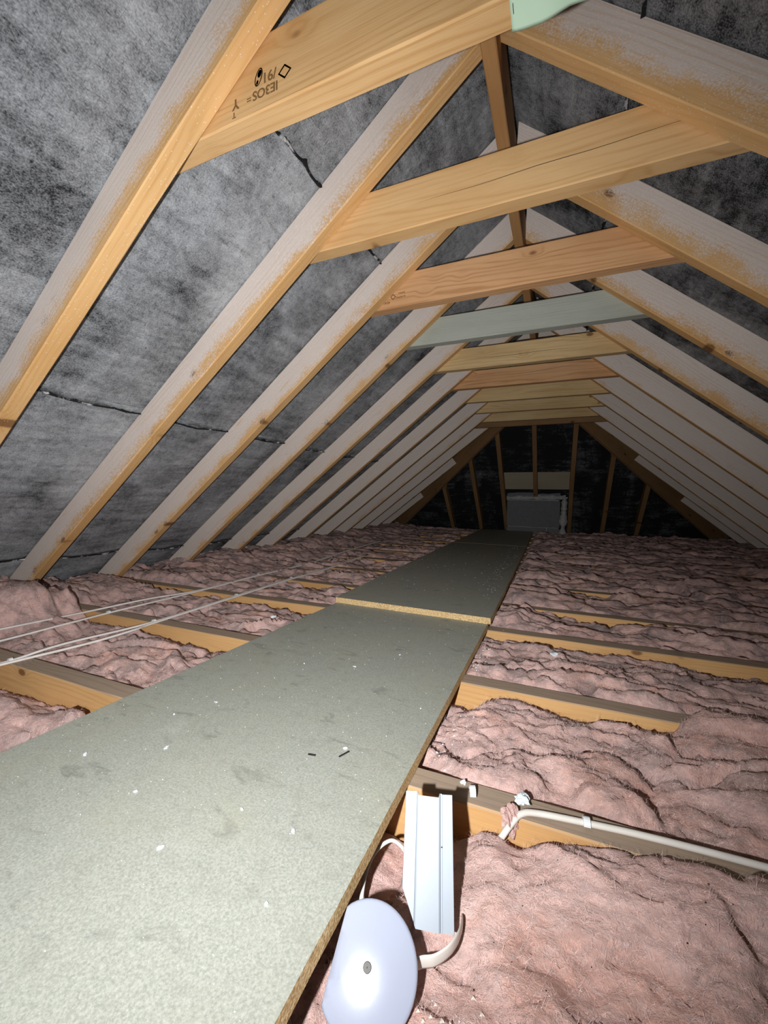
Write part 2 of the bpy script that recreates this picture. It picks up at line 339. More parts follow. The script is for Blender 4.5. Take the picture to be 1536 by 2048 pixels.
# sarking felt: courses of felt lapped over one another, sagging between the rafters
roof = empty('ceiling', (0, 0, 0), 'underside of the pitched roof lined with black dusty roofing felt', 'ceiling', kind='structure')
def felt_course(side, x0, x1, k, lift):
    n = NL if side == 'L' else NR; f = pl if side == 'L' else pr; ys = np.arange(-0.9, HB + 0.05, 0.025)
    a = f(x0); b = f(x1); L = (b - a).length; us = np.linspace(0, 1, max(6, int(L / 0.022)))
    d = (b - a) / L
    Yg, Ug = np.meshgrid(ys, us); X = Ug * L
    bay = ((Yg - YI[0] + TH / 2) / 0.4) % 1.0
    sag = np.sin(math.pi * bay) ** 1.0
    sd = 3 + k + (10 if side == 'R' else 0)
    wr = fbm(X * 3 + k * 3, Yg * 5, 4, sd) * 0.006 + fbm(X * 14, Yg * 9, 3, sd + 3) * 0.0018
    off = DEP + 0.004 + lift * (0.3 + 0.7 * sst(0.0, 0.12, bay) * sst(1.0, 0.88, bay)) - sag * 0.010 + wr * sag
    # curl and fray at the visible lower edge
    e = sst(0.05 / L, 0.0, Ug if side == 'L' else Ug); jag = fbm(Yg * 9, Ug * 0 + k, 4, sd + 5) * 0.012
    X = X + (jag if True else 0) * sst(0.06 / L, 0, Ug) 
    off = off - e * sag * 0.006
    P = np.stack([a.x + d.x * X, Yg, a.z + d.z * X + (wl(a.x + d.x * X, Yg) if side == 'L' else 0)], -1) + np.array([n.x, 0, n.z]) * off[..., None]
    o = Vector((a.x, 0, a.z)); M4 = frame(o, d, n); Mi = M4.inverted()
    R3 = np.array([[Mi[i][j] for j in range(3)] for i in range(3)]); T = np.array(Mi.translation)
    P = P @ R3.T + T
    me = grid_mesh('felt_sheet', P); me.shade_smooth()
    me.materials.append(M['felt'])
    ob = bpy.data.objects.new('felt_sheet', me); COL.objects.link(ob); ob.parent = roof; ob.matrix_world = M4; ob['dust'] = 0.16 if side == 'L' else 0.02  # tone offset per slope: right felt set darker overall than left
    md = ob.modifiers.new('thickness', 'SOLIDIFY'); md.thickness = 0.0025; md.offset = 1
    return ob
for k, (a, b) in enumerate([(-2.75, -2.035), (-2.055, -1.27), (-1.29, -0.53), (-0.55, -0.090)]): felt_course('L', a, b, k, -0.004 if k % 2 else 0.0)
for k, (a, b) in enumerate([(2.35, 1.44), (1.46, 0.74), (0.76, 0.05), (0.07, -0.228)]): felt_course('R', a, b, k, -0.004 if k % 2 else 0.0)
def hip_course(z0, z1, k, lift):
    a = Vector((0, HB - z0, z0)); L = (z1 - z0) * math.sqrt(2); d = Vector((0, -1, 1)).normalized()
    us = np.linspace(0, 1, max(4, int(L / 0.03))); xs = np.arange(-2.6, 2.2, 0.03); Xg, Ug = np.meshgrid(xs, us)
    wr = fbm(Xg * 4, Ug * L * 5 + k, 4, 40 + k) * 0.008
    off = DEP + 0.003 + lift + wr - 0.006
    M4 = Matrix(((0, -1, 0, 0), (d.y, 0, NH.y, a.y), (d.z, 0, NH.z, a.z), (0, 0, 0, 1)))
    P = np.stack([Ug * L + fbm(Xg * 5, Ug * 0, 3, 50 + k) * 0.012 * (1 - Ug), -Xg, off], -1)
    me = grid_mesh('felt_sheet', P); me.shade_smooth(); me.materials.append(M['felt'])
    ob = bpy.data.objects.new('felt_sheet', me); COL.objects.link(ob); ob.parent = roof; ob.matrix_world = M4; ob['dust'] = -0.20
for k, (a, b) in enumerate([(-0.15, 0.13), (0.12, 0.66), (0.645, 1.25), (1.24, 1.62)]): hip_course(a, b, k, -0.003 if k % 2 else 0)

def torn_edge(side, x, ya, yb, w, seed):
    n = NL if side == 'L' else NR; f = pl if side == 'L' else pr; a = f(x); d = (f(x + 0.1) - a).normalized()
    if side == 'R': d = -d
    ys = np.arange(ya, yb, 0.006); P = np.zeros((len(ys), 3, 3))
    for i, y in enumerate(ys):
        ww = w * (0.35 + max(0, 0.9 * float(fbm(y * 24, seed, 4, seed)))); bay = ((y - YI[0] + TH / 2) / 0.4) % 1.0; sag = math.sin(math.pi * bay)
        j = float(fbm(y * 9, seed + 2, 3, seed + 1)) * 0.006
        for k, (u, o_) in enumerate(((j - 0.002, 0.0), (j + ww * 0.5, -0.005), (j + ww, -0.001))):
            q = a + d * u + n * (DEP - 0.003 - sag * 0.016 + o_); P[i, k] = (q.x, y, q.z + (float(wl(q.x, y)) if side == 'L' else 0))
    me = grid_mesh('torn_edge', P); me.materials.append(M['felt_edge']); o = bpy.data.objects.new('torn_edge', me); COL.objects.link(o); o.parent = roof; o['label'] = 'frayed pale torn edge of a felt lap'
    md = o.modifiers.new('thickness', 'SOLIDIFY'); md.thickness = 0.0015
torn_edge('L', -1.29, 0.30, 3.2, 0.016, 3); torn_edge('L', -2.055, 0.5, 3.0, 0.010, 5); torn_edge('L', -0.55, 0.62, 1.7, 0.012, 7)
torn_edge('R', 0.07, 0.6, 2.6, 0.006, 9)
# rafters
WDR = {0: 'with broad bare orange lower edge', 1: 'bare orange along its underside', 2: 'with a round knot near its yellow edge'}
rng = random.Random(4)
coverL = [0.70, 0.80, 0.84, 0.86, 0.95, 1.1, 1.1, 1.15, 1.0, 1.1, 1.2, 1.2]
coverR = [0.6, 0.66, 0.66, 0.76, 0.78, 1.1, 1.1, 1.15, 1.1, 1.1, 1.2, 1.2]
for i, y in enumerate(YI):
    for side in 'LR':
        n, f, x0, x1 = (NL, pl, -2.24, -0.152) if side == 'L' else (NR, pr, -0.177, 1.76)
        if i >= 9:                                   # jack rafters run only as far as the hip
            zt = HB - y - 0.02
            if side == 'L': x1 = XL + (zt - ZC) / SL
            else: x0 = XR - (zt - ZC) / SR
        a = f(x0) + n * DEP / 2; b = f(x1) + n * DEP / 2
        a.y = b.y = y - TH / 2
        if side == 'L': a.z += float(wl(x0, y)); b.z += float(wl(x1, y))
        sw = 'left' if side == 'L' else 'right'
        jit = rng.uniform(-0.003, 0.003)
        a.z += jit; b.z += jit
        if i == 0: lab = f'thick dust-greyed rafter on the {sw} slope, nearest the camera'
        elif i < 9: lab = f'dusty pale rafter on the {sw} slope, {ORD[i]} from the camera'
        else: lab = f'short jack rafter on the {sw} slope, {ORD[i - 9]} one cut against the far hip'
        timber('rafter' if i < 9 else 'jack_rafter', a, b, TH, DEP, n, 'rafter', label=lab, cat='rafter',
               group=f'rafters of the {sw} slope' if i < 9 else f'jack rafters of the {sw} slope',
               dust=(coverL if side == 'L' else coverR)[i], cutA=(-SR * 0.9 if side == 'R' and i < 9 else 0), cutB=(SL * 0.9 if side == 'L' and i < 9 else 0))

# collar ties, nailed to the far face of each pair of rafters
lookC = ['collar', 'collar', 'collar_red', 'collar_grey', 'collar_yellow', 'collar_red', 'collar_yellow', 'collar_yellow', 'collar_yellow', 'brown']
labC = ['orange collar beam nearest the camera, with stamp marks and green paper', 'rough-sawn orange collar beam with a long split, second from the camera',
        'reddish knotty collar beam with small black stamp, third from the camera', 'pale grey-green collar beam, the only one without orange colour',
        'yellow collar beam right behind the grey-green one', 'reddish collar beam with round knots, sixth from the camera',
        'yellowish collar beam, seventh from the camera', 'yellow collar beam, eighth from the camera', 'dim yellow collar beam, ninth from the camera', 'dim brown collar beam, farthest one, at the hip end']
zl = [1.128, 1.135, 1.138, 1.142, 1.134, 1.13, 1.13, 1.125, 1.118, 1.112]; zr = [1.130, 1.132, 1.131, 1.134, 1.128, 1.124, 1.120, 1.118, 1.115, 1.112]
hc = [0.125, 0.120, 0.118, 0.115, 0.110, 0.108, 0.10, 0.10, 0.09, 0.08]
collars = []
for i in range(10):
    y = YI[i] + 0.0225 + 0.0005; h = hc[i]
    if i == 9: y = 4.09
    a = Vector((-0.735 if i < 9 else -0.80, y, zl[i] + h / 2)); b = Vector((0.375 if i < 9 else 0.40, y, zr[i] + h / 2))
    o = timber('collar_beam', a, b, 0.045 if i < 9 else 0.03, h, (0, 0, 1), lookC[i], label=labC[i], cat='beam', group='collar beams', cutA=1.1 if i < 9 else 0, cutB=-1.05 if i < 9 else 0)
    collars.append(o)
# ridge board
timber('ridge_board', (XRIDGE - 0.006, -0.5, 1.492), (XRIDGE - 0.006, 3.95, 1.492), 0.034, 0.14, (0, 0, 1), 'ridge', label='narrow brown ridge board running along the roof peak', cat='beam', seg=50)
# hip rafters
for s, sl, xr in ((-1, SL, XL), (1, SR, XR)):
    x0 = xr + s * (ZC + 0.05) / sl; x1 = xr + s * (ZC - 1.42) / sl
    a = Vector((x0, HB + 0.05, -0.05)); b = Vector((x1, HB - 1.42, 1.42))
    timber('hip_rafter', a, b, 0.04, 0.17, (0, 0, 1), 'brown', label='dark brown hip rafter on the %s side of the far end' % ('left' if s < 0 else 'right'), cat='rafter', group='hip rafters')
# jack rafters of the hip end
HJ = [(-1.307, 0.0, 0.50), (-0.92, 0.0, 0.84), (-0.593, 0.0, 1.13), (-0.225, 0.45, 1.42), (0.155, 0.0, 1.13), (0.516, 0.0, 0.83), (0.872, 0.0, 0.56)]
wh = ['leftmost, dim', 'second from left', 'left of the grey block', 'middle one, ending above the grey block', 'right of the grey block', 'second from right', 'rightmost']
for k, (x, z0, z1) in enumerate(HJ):
    a = Vector((x, HB - z0 + 0.03, z0 - 0.03)) + NH * DEP / 2; b = Vector((x, HB - z1, z1)) + NH * DEP / 2
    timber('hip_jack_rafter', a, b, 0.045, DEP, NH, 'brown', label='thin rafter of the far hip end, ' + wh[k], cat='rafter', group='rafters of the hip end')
# pale header plank and the grey block stack behind the hip
a = Vector((-0.57, HB - 0.545, 0.545)) + NH * 0.085
timber('header_plank', a, a + Vector((0.703, 0, 0)), 0.26, 0.018, NH, 'plank', label='pale plank across the far hip end above the grey block', cat='plank')
ch = empty('block_chimney', (-0.22, 5.15, -0.11), 'grey block chimney with smeared mortar at the far end', 'chimney')
def box_mesh(name, lo, hi, bev=0.004, seed=0, rough=0.0, cuts=0):
    bm = bmesh.new(); bmesh.ops.create_cube(bm, size=1)
    for v in bm.verts: v.co = Vector([(lo[i] + hi[i]) / 2 + v.co[i] * (hi[i] - lo[i]) for i in range(3)])
    bmesh.ops.bevel(bm, geom=bm.edges[:], offset=bev, segments=1, affect='EDGES')
    if cuts: bmesh.ops.subdivide_edges(bm, edges=bm.edges[:], cuts=cuts, use_grid_fill=True)
    if rough:
        for v in bm.verts: v.co += Vector([float(fbm(v.co.x * 30 + j * 9, v.co.z * 30 + v.co.y * 20 + seed, 3, seed + j)) * rough for j in range(3)])
    bmesh.ops.recalc_face_normals(bm, faces=bm.faces)
    me = bpy.data.meshes.new(name); bm.to_mesh(me); bm.free(); return me
for r in range(3):
    zz = -0.10 + r * 0.155 if r else -0.10
    z0 = (-0.10, 0.055, 0.38)[r]; z1 = (0.048, 0.372, 0.50)[r]
    for (xa, xb) in (((-0.555, -0.10), (-0.092, 0.045)) if r == 0 else (((-0.555, 0.045),) if r == 1 else ((-0.555, -0.2), (-0.19, 0.045)))):
        child('block', box_mesh('block', (xa, 5.07, z0), (xb, 5.25, z1), 0.004, 3, 0.002, 3), 'block', ch)
child('mortar', box_mesh('mortar', (-0.54, 5.078, -0.098), (0.03, 5.24, 0.49), 0.004), 'mortar', ch)
def blob_strip(name, p0, p1, w, t, seed, nrm=(0, -1, 0)):
    p0 = Vector(p0); p1 = Vector(p1); d = (p1 - p0); L = d.length; d.normalize(); n = Vector(nrm); s = n.cross(d)
    nu, nv = max(10, int(L / 0.012)), 9; P = np.zeros((nu, nv, 3))
    for i in range(nu):
        u = i / (nu - 1); ww = w * (0.75 + 0.5 * float(fbm(u * 6, seed, 3, seed)))
        for j in range(nv):
            v = j / (nv - 1) * 2 - 1; h = t * max(0, 1 - v * v) * (0.6 + 0.8 * abs(float(fbm(u * 22, v * 3 + seed, 3, seed + 2)))) * min(1, u * 12, (1 - u) * 12)
            P[i, j] = p0 + d * (u * L) + s * (v * ww / 2) + n * (h - 0.004)
    me = grid_mesh(name, P); me.shade_smooth(); return me
child('mortar', blob_strip('mortar', (-0.56, 5.07, 0.40), (0.10, 5.07, 0.415), 0.075, 0.03, 5), 'mortar', ch)
child('mortar', blob_strip('mortar', (0.075, 5.05, -0.06), (0.09, 5.05, 0.42), 0.085, 0.035, 8), 'mortar', ch)
timber('wall_plate', (-2.05, 5.30, -0.055), (1.6, 5.26, -0.055), 0.09, 0.06, (0, 0, 1), 'plank', label='pale timber plate lying along the foot of the far hip end', cat='beam')

# ------------------------------------------------------------------ floor: ceiling boards, joists
fl = grid_mesh('floor', np.array([[[x, y, -0.125] for y in (-1.0, 5.7)] for x in (-2.9, 2.5)])); obj('floor', fl, 'plaster', kind='structure')
# joist tops at z = -0.019: (y of back edge at x = -2.3, at x = 1.9)
JB = [(0.590, 0.690), (0.985, 1.075), (1.395, 1.50), (1.785, 1.79), (2.19, 2.20), (2.59, 2.60), (2.98, 3.0), (3.39, 3.40), (3.79, 3.80), (4.19, 4.20), (4.59, 4.60), (4.99, 5.0)]
JW = 0.05; JT = -0.0232
def jy(k, x): a, b = JB[k]; return a + (b - a) * (np.asarray(x, float) + 2.3) / 4.2
for k, (ya, yb) in enumerate(JB):
    timber('joist', (-2.25, ya - JW / 2, JT - 0.05), (1.72, yb - JW / 2, JT - 0.05), JW, 0.10, (0, 0, 1), 'joist', seg=40, wob=0.0008,
           label=('floor joist nearest the camera, carrying the thick white cable' if k == 0 else 'floor joist with grimy top, %s from the camera' % ORD[k]) if k < 6 else 'floor joist mostly buried in pink insulation, %s from the camera' % ORD[k],
           cat='joist', group='floor joists')

# ------------------------------------------------------------------ pink insulation, one batt per bay and side of the walkway
def batt(k, side, res, H, ov0=0.0, ov1=0.0, grime_dim=0.5, label='', amp=(0.014, 0.018, 0.010, 0.0024), fuzz=0, xr_=(-9, 9)):
    """bay k lies between joist k-1 and joist k; H(x, v) base height; ov: functions of x giving how far it laps over the joist in front / behind"""
    xa, xb = (-2.27, -0.78) if side == 'L' else (-0.265, 1.74)
    if k == 0: xa, xb = (-2.2, -0.80) if side == 'L' else (-0.255, 1.2)
    xs = np.arange(xa, xb, res * (1.6 if k else 1.2)); nv = int((0.62 if k == 0 else 0.36) / res); vs = np.linspace(0, 1, nv)
    Xg, Vg = np.meshgrid(xs, vs, indexing='ij')
    ynear = np.full_like(Xg, -0.06) if k == 0 else jy(k - 1, Xg) + 0.004 - (ov0(Xg) if callable(ov0) else ov0)
    yfar = jy(k, Xg) - JW - 0.004 + (ov1(Xg) if callable(ov1) else ov1) if k < len(JB) else np.full_like(Xg, 5.24)
    edge = fbm(Xg * 12, Vg * 0 + k, 4, 60 + k + (7 if side == 'R' else 0))
    if k: ynear = ynear + 0.0
    yfar = yfar + np.minimum(0, edge * 0.012)
    Yg = ynear + (yfar - ynear) * Vg
    sd = 70 + 3 * k + (1 if side == 'R' else 0)
    wx = fbm(Xg * 4, Yg * 7, 3, sd) * 0.6; wy = fbm(Xg * 4 + 31, Yg * 7, 3, sd + 1) * 0.6
    lum = fbm(Xg * 2.8 + wx, Yg * 7 + wy, 4, sd + 2)
    lay = fbm(Xg * 3.6 + wx * 1.6, Yg * 15 + wy * 2.2, 4, sd + 4, 0.5)
    t = lay * 2.2 + lum * 1.2; fr = t - np.floor(t); terr = (np.floor(t) + 0.35 * fr + 0.65 * sst(0.86, 1.0, fr)) / 2.2      # torn layers
    cr = np.exp(-(fbm(Xg * 5 + wx * 2, Yg * 13 + wy * 2, 3, sd + 6) / 0.045) ** 2)
    fine = fbm(Xg * 48, Yg * 80, 4, sd + 8, 0.62)
    z = H(Xg, Yg) + lum * amp[0] + terr * amp[1] - cr * amp[2] + fine * amp[3]
    d0 = Vg * (yfar - ynear); d1 = (1 - Vg) * (yfar - ynear)
    z = z - 0.026 * np.exp(-d0 / 0.010) - 0.018 * np.exp(-d1 / 0.010)
    if k:
        over0 = np.clip(jy(k - 1, Xg) + 0.004 - Yg, 0, 1); z = np.where(over0 > 0.002, np.maximum(z, JT + 0.002 + 0.25 * over0), z)
    if k < len(JB):
        over1 = np.clip(Yg - (jy(k, Xg) - JW - 0.004), 0, 1); z = np.where(over1 > 0.002, np.maximum(z, JT + 0.002), z)
    bx = (-0.93, -0.80) if side == 'L' else (-0.215, -0.19)
    # stays below the walkway
    under = sst(-0.86, -0.83, Xg) if side == 'L' else sst(-0.195, -0.215, Xg)
    z = np.where(under > 0, np.minimum(z, -0.020 - 0.015 * under), z)
    z = np.maximum(z, -0.112)
    Yg = Yg + fbm(Xg * 18, Yg * 26, 3, sd + 9) * 0.006 * np.clip(d0 / 0.03, 0, 1) * np.clip(d1 / 0.03, 0, 1)
    c = Vector((float(xs.mean()), float(Yg.mean()), -0.12))
    P = np.stack([Xg - c.x, Yg - c.y, z - c.z], -1)
    me = grid_mesh('insulation_batt', P, skirt=0.003); me.shade_smooth()
    o = obj('insulation_batt', me, 'wool', label=label, cat='insulation', group='pink insulation batts ' + ('left' if side == 'L' else 'right') + ' of the walkway')
    o.location = c; o['grime_dim'] = grime_dim
    if fuzz:                                         # loose glass fibres standing off the surface
        rr = np.random.RandomState(k * 2 + (side == 'R')); nx_, ny_ = P.shape[:2]
        lo, hi = xr_; ok = np.where((xs > lo) & (xs < hi))[0]
        ii = rr.choice(ok[ok < nx_ - 1], fuzz); jj = rr.randint(0, ny_ - 1, fuzz); p0 = P[ii, jj] + rr.uniform(-1, 1, (fuzz, 3)) * res * np.array([1, 1, 0])
        du = P[np.minimum(ii + 1, nx_ - 1), jj] - P[ii, jj]; dv = P[ii, jj + 1] - P[ii, jj]; nn = np.cross(du, dv); nn /= np.linalg.norm(nn, axis=1)[:, None] + 1e-9
        ang = rr.rand(fuzz) * 6.283; L_ = rr.uniform(0.003, 0.011, fuzz)[:, None]
        tdir = du / (np.linalg.norm(du, axis=1)[:, None] + 1e-9) * np.cos(ang)[:, None] + dv / (np.linalg.norm(dv, axis=1)[:, None] + 1e-9) * np.sin(ang)[:, None]
        bend = rr.normal(0, 1, (fuzz, 3)) * 0.35; lift = rr.uniform(0.10, 0.75, fuzz)[:, None]
        p1 = p0 + (tdir + nn * lift) * L_ * 0.5; p2 = p1 + (tdir + nn * lift * 0.5 + bend) * L_ * 0.5
        sd_ = np.cross(tdir, nn); sd_ /= np.linalg.norm(sd_, axis=1)[:, None] + 1e-9; w_ = rr.uniform(0.00007, 0.00017, fuzz)[:, None]
        V_ = np.stack([p0 - sd_ * w_, p0 + sd_ * w_, p1 + sd_ * w_, p1 - sd_ * w_, p2], 1).reshape(-1, 3); b_ = np.arange(fuzz) * 5
        me2 = bpy.data.meshes.new('fibre_fuzz'); nf = fuzz
        lv = np.stack([b_, b_ + 1, b_ + 2, b_, b_ + 2, b_ + 3, b_ + 3, b_ + 2, b_ + 4], 1).reshape(-1)
        me2.vertices.add(len(V_)); me2.vertices.foreach_set('co', V_.reshape(-1)); me2.loops.add(len(lv)); me2.loops.foreach_set('vertex_index', lv)
        me2.polygons.add(nf * 3); me2.polygons.foreach_set('loop_start', np.arange(nf * 3) * 3); me2.update(calc_edges=True); me2.validate()
        me2.materials.append(M['fibre']); of = bpy.data.objects.new('fibre_fuzz', me2); COL.objects.link(of); of.parent = o; of['kind'] = 'stuff'; of['label'] = 'loose pale glass fibres'
    return o
def gau(x, c, w): return np.exp(-((x - c) / w) ** 2)
def HL0(x, y): return -0.068 + 0.035 * gau(x, -0.92, 0.10) * gau(y, 0.50, 0.06) + 0.02 * gau(x, -1.15, 0.12) * gau(y, 0.46, 0.05) - 0.02 * sst(0.47, 0.55, y)
def HL1(x, y): return -0.048 + 0.11 * sst(-1.66, -1.80, x) * sst(0.62, 0.70, y) - 0.028 * sst(0.88, 0.97, y) * sst(-1.7, -1.6, x) + 0.018 * gau(y, 0.78, 0.1)
def HL2(x, y): return -0.034 - 0.02 * sst(1.28, 1.35, y) + 0.05 * sst(-1.7, -2.0, x)
def HLn(k): return lambda x, y: -0.026 + 0.045 * sst(-1.55, -2.0, x) + 0.012 * fbm(x * 2, y * 2, 2, k)
def HR0(x, y):
    z = -0.052 + 0.030 * sst(0.02, 0.28, x) + 0.022 * gau(x, -0.055, 0.045) * gau(y, 0.50, 0.06)
    z = z + 0.016 * gau(x, -0.075, 0.035) * gau(y, 0.555, 0.03)
    z = z - 0.022 * gau(x, -0.09, 0.04) * gau(y, 0.40, 0.04) - 0.020 * gau(x, -0.163, 0.06) * gau(y, 0.345, 0.06) - 0.055 * sst(-0.165, -0.195, x) - 0.022 * gau(x, -0.15, 0.05) * sst(0.40, 0.50, y)
    return z + 0.044 * sst(-0.07, 0.06, x) * sst(0.42, 0.56, y) - 0.022 * sst(0.185, 0.205, x + 0.25 * (y - 0.5)) * sst(0.60, 0.50, y) - 0.02 * gau(x, 0.26, 0.03) * sst(0.5, 0.40, y)
def HR1(x, y): return -0.026 - 0.035 * sst(0.88, 1.0, y) * sst(0.26, 0.1, x) + 0.022 * sst(0.15, 0.4, x) - 0.02 * sst(-0.1, -0.2, x)
def HR2(x, y): return -0.030 - 0.028 * sst(1.26, 1.40, y) + 0.012 * gau(x, 0.1, 0.3)
def HR3(x, y): return -0.018 - 0.022 * sst(1.62, 1.72, y) * (0.5 + 0.5 * np.sin(x * 9)) + 0.012 * gau(x, -0.1, 0.1)
def HRn(k): return lambda x, y: -0.006 + 0.012 * fbm(x * 2.2, y * 3, 3, 20 + k)
batt(0, 'L', 0.006, HL0, fuzz=14000, xr_=(-1.5, -0.8), label='torn pink insulation left of the walkway, nearest the camera', grime_dim=0.5)
batt(1, 'L', 0.007, HL1, fuzz=22000, xr_=(-2.1, -0.8), label='dusky pink insulation batt between first and second joists on the left', grime_dim=0.75)
batt(2, 'L', 0.008, HL2, label='greyed insulation batt between second and third joists on the left', grime_dim=0.85)
batt(0, 'R', 0.0040, HR0, amp=(0.014, 0.005, 0.006, 0.0018), fuzz=45000, xr_=(-0.24, 0.55), grime_dim=0.08, label='large fluffy salmon-pink insulation batt at the lower right, beside the round box')
batt(1, 'R', 0.0050, HR1, fuzz=40000, xr_=(-0.24, 0.7), ov1=lambda x: 0.05 * sst(0.24, 0.30, x) * sst(0.55, 0.42, x), grime_dim=0.48, label='wide pink insulation batt just behind the thick white cable')
batt(2, 'R', 0.0060, HR2, fuzz=24000, xr_=(-0.24, 1.0), grime_dim=0.78, label='torn pink insulation batt with a white chip, between second and third joists right')
batt(3, 'R', 0.0075, HR3, grime_dim=0.88, label='ragged insulation batt between third and fourth joists on the right')
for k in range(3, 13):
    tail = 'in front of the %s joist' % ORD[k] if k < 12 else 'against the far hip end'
    batt(k, 'L', 0.010 if k < 6 else 0.014, HLn(k), ov1=(lambda x, k=k: (0.05 * sst(-1.35, -1.5, x))) if k < 12 else 0.0, grime_dim=0.92, label='dim pink insulation batt left of the walkway, ' + tail)
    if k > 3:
        batt(k, 'R', 0.010 if k < 6 else 0.014, HRn(k), ov1=(lambda x, k=k: 0.046 * sst(-0.15, 0.15, fbm(x * 2.2 + k * 7, x * 0 + k, 2, 33) + 0.12)) if k < 12 else 0.0, grime_dim=0.95, label='dim pink insulation batt right of the walkway, ' + tail)

# ------------------------------------------------------------------ chipboard walkway
def board(name, c, zt, zt2, label, th=0.022):
    """c: near-left, near-right, far-right, far-left (x, y); zt near top, zt2 far top"""
    nl, nr, fr, fl_ = c; org = Vector(((nl[0] + nr[0]) / 2, nl[1], zt - th)); nu, nv = 12, 40
    def ring(z):
        P = np.zeros((nu, nv, 3))
        for i in range(nu):
            for j in range(nv):
                u = i / (nu - 1); v = j / (nv - 1)
                x = (nl[0] * (1 - u) + nr[0] * u) * (1 - v) + (fl_[0] * (1 - u) + fr[0] * u) * v
                y = (nl[1] * (1 - u) + nr[1] * u) * (1 - v) + (fl_[1] * (1 - u) + fr[1] * u) * v
                if i == nu - 1: x += float(fbm(y * 40, 3.3, 3, 5)) * 0.0008
                P[i, j] = (x - org.x, y - org.y, zt * (1 - v) + zt2 * v + z - org.z)
        return P
    T = ring(0); B = ring(-th); T2 = T.copy()
    me = grid_mesh(name, T); b0 = nu * nv
    bm = bmesh.new(); bm.from_mesh(me)
    vb = [bm.verts.new(Vector(p)) for p in B.reshape(-1, 3)]; bm.verts.ensure_lookup_table()
    ix = np.arange(nu * nv).reshape(nu, nv)
    ring_i = list(ix[:, 0]) + list(ix[-1, 1:]) + list(ix[-2::-1, -1]) + list(ix[0, -2:0:-1]); n = len(ring_i)
    for q in range(n):
        a, b = int(ring_i[q]), int(ring_i[(q + 1) % n]); f = bm.faces.new((bm.verts[b], bm.verts[a], vb[a], vb[b])); f.material_index = 1
    for i in range(nu - 1):
        for j in range(nv - 1): bm.faces.new((vb[ix[i, j]], vb[ix[i, j + 1]], vb[ix[i + 1, j + 1]], vb[ix[i + 1, j]]))
    bmesh.ops.recalc_face_normals(bm, faces=bm.faces); bm.to_mesh(me); bm.free()
    me.materials.append(M['chip']); me.materials.append(M['chip_edge'])
    o = obj(name, me, None, label=label, cat='board', group='chipboard walkway panels'); o.location = org
    return o
board('chipboard_panel', [(-0.905, -0.45), (-0.209, -0.45), (-0.207, 1.412), (-0.815, 1.408)], 0.0, 0.0, 'large grey-green chipboard panel nearest the camera')
board('chipboard_panel', [(-0.820, 1.398), (-0.196, 1.392), (-0.222, 3.60), (-0.868, 3.60)], 0.0225, 0.0, 'middle chipboard panel lapping onto the nearest one, its raw edge showing')
board('chipboard_panel', [(-0.868, 3.606), (-0.222, 3.606), (-0.245, 5.12), (-0.860, 5.12)], 0.0, 0.0, 'dim farthest chipboard panel at the end of the walkway')

# ------------------------------------------------------------------ cables
def clip_mesh(p, d, r):
    """saddle clip with nail head over a cable at p, cable direction d"""
    d = Vector(d).normalized(); s = Vector((0, 0, 1)).cross(d).normalized(); bm = bmesh.new(); n = 8; w = 0.0045
    rows = []
    for k in range(n + 1):
        a = math.pi * k / n
        for ro in (r + 0.0005, r + 0.003):
            c = Vector(p) + s * math.cos(a) * ro + Vector((0, 0, 1)) * math.sin(a) * ro
            rows.append([bm.verts.new(c - d * w), bm.verts.new(c + d * w)])
    for k in range(n):
        i0, o0, i1, o1 = rows[2 * k], rows[2 * k + 1], rows[2 * k + 2], rows[2 * k + 3]
        bm.faces.new((o0[0], o0[1], o1[1], o1[0])); bm.faces.new((i0[1], i0[0], i1[0], i1[1]))
        bm.faces.new((i0[0], o0[0], o1[0], i1[0])); bm.faces.new((o0[1], i0[1], i1[1], o1[1]))
    q = Vector(p) + s * (r + 0.0035) - Vector((0, 0, r * 0.6))       # nail boss
    m = Matrix.Translation(q); bmesh.ops.create_cone(bm, cap_ends=True, segments=10, radius1=0.0036, radius2=0.0028, depth=r * 1.8, matrix=m)
    bmesh.ops.recalc_face_normals(bm, faces=bm.faces); me = bpy.data.meshes.new('cable_clip'); bm.to_mesh(me); bm.free(); return me
def cable(pts, r, rz, mat, label, clips=(), group=None):
    t = empty('cable', Vector(pts[0]), label, 'cable', group)
    child('sheath', tube_mesh('sheath', pts, r, rz), mat, t)
    for p, d in clips: child('cable_clip', clip_mesh(p, d, max(r, rz) + 0.0006), 'clip', t, label='small white plastic cable clip')
    return t
zz = -0.0178
cable([(-0.082, 0.545, -0.068), (-0.064, 0.566, -0.048), (-0.046, 0.586, -0.026), (-0.033, 0.599, -0.0165), (-0.010, 0.610, -0.0165), (0.054, 0.622, zz), (0.134, 0.632, zz), (0.263, 0.641, zz), (0.5, 0.652, zz), (0.9, 0.66, zz)],
      0.0047, 0.0045, 'cable', 'thick off-white cable clipped along the top of the nearest joist', [((0.054, 0.622, zz), (1, 0.12, 0)), ((0.42, 0.649, zz), (1, 0.05, 0))])
zz = -0.0195
G = 'thin pale cables crossing the left joists'
cable([(-1.83, 0.30, zz), (-1.74, 0.52, zz), (-1.676, 0.676, -0.011), (-1.655, 0.936, zz), (-1.585, 1.131, -0.010), (-1.545, 1.362, zz), (-1.532, 1.74, zz), (-1.497, 2.17, zz), (-1.501, 2.777, -0.006), (-1.50, 3.4, 0.0)],
      0.0050, 0.0036, 'cable_dusty', 'upper thin pale cable of the far pair on the left, lying nearest the eaves', [((-1.532, 1.752, zz), (0.04, 1, 0)), ((-1.498, 2.15, zz), (0.06, 1, 0))], G)
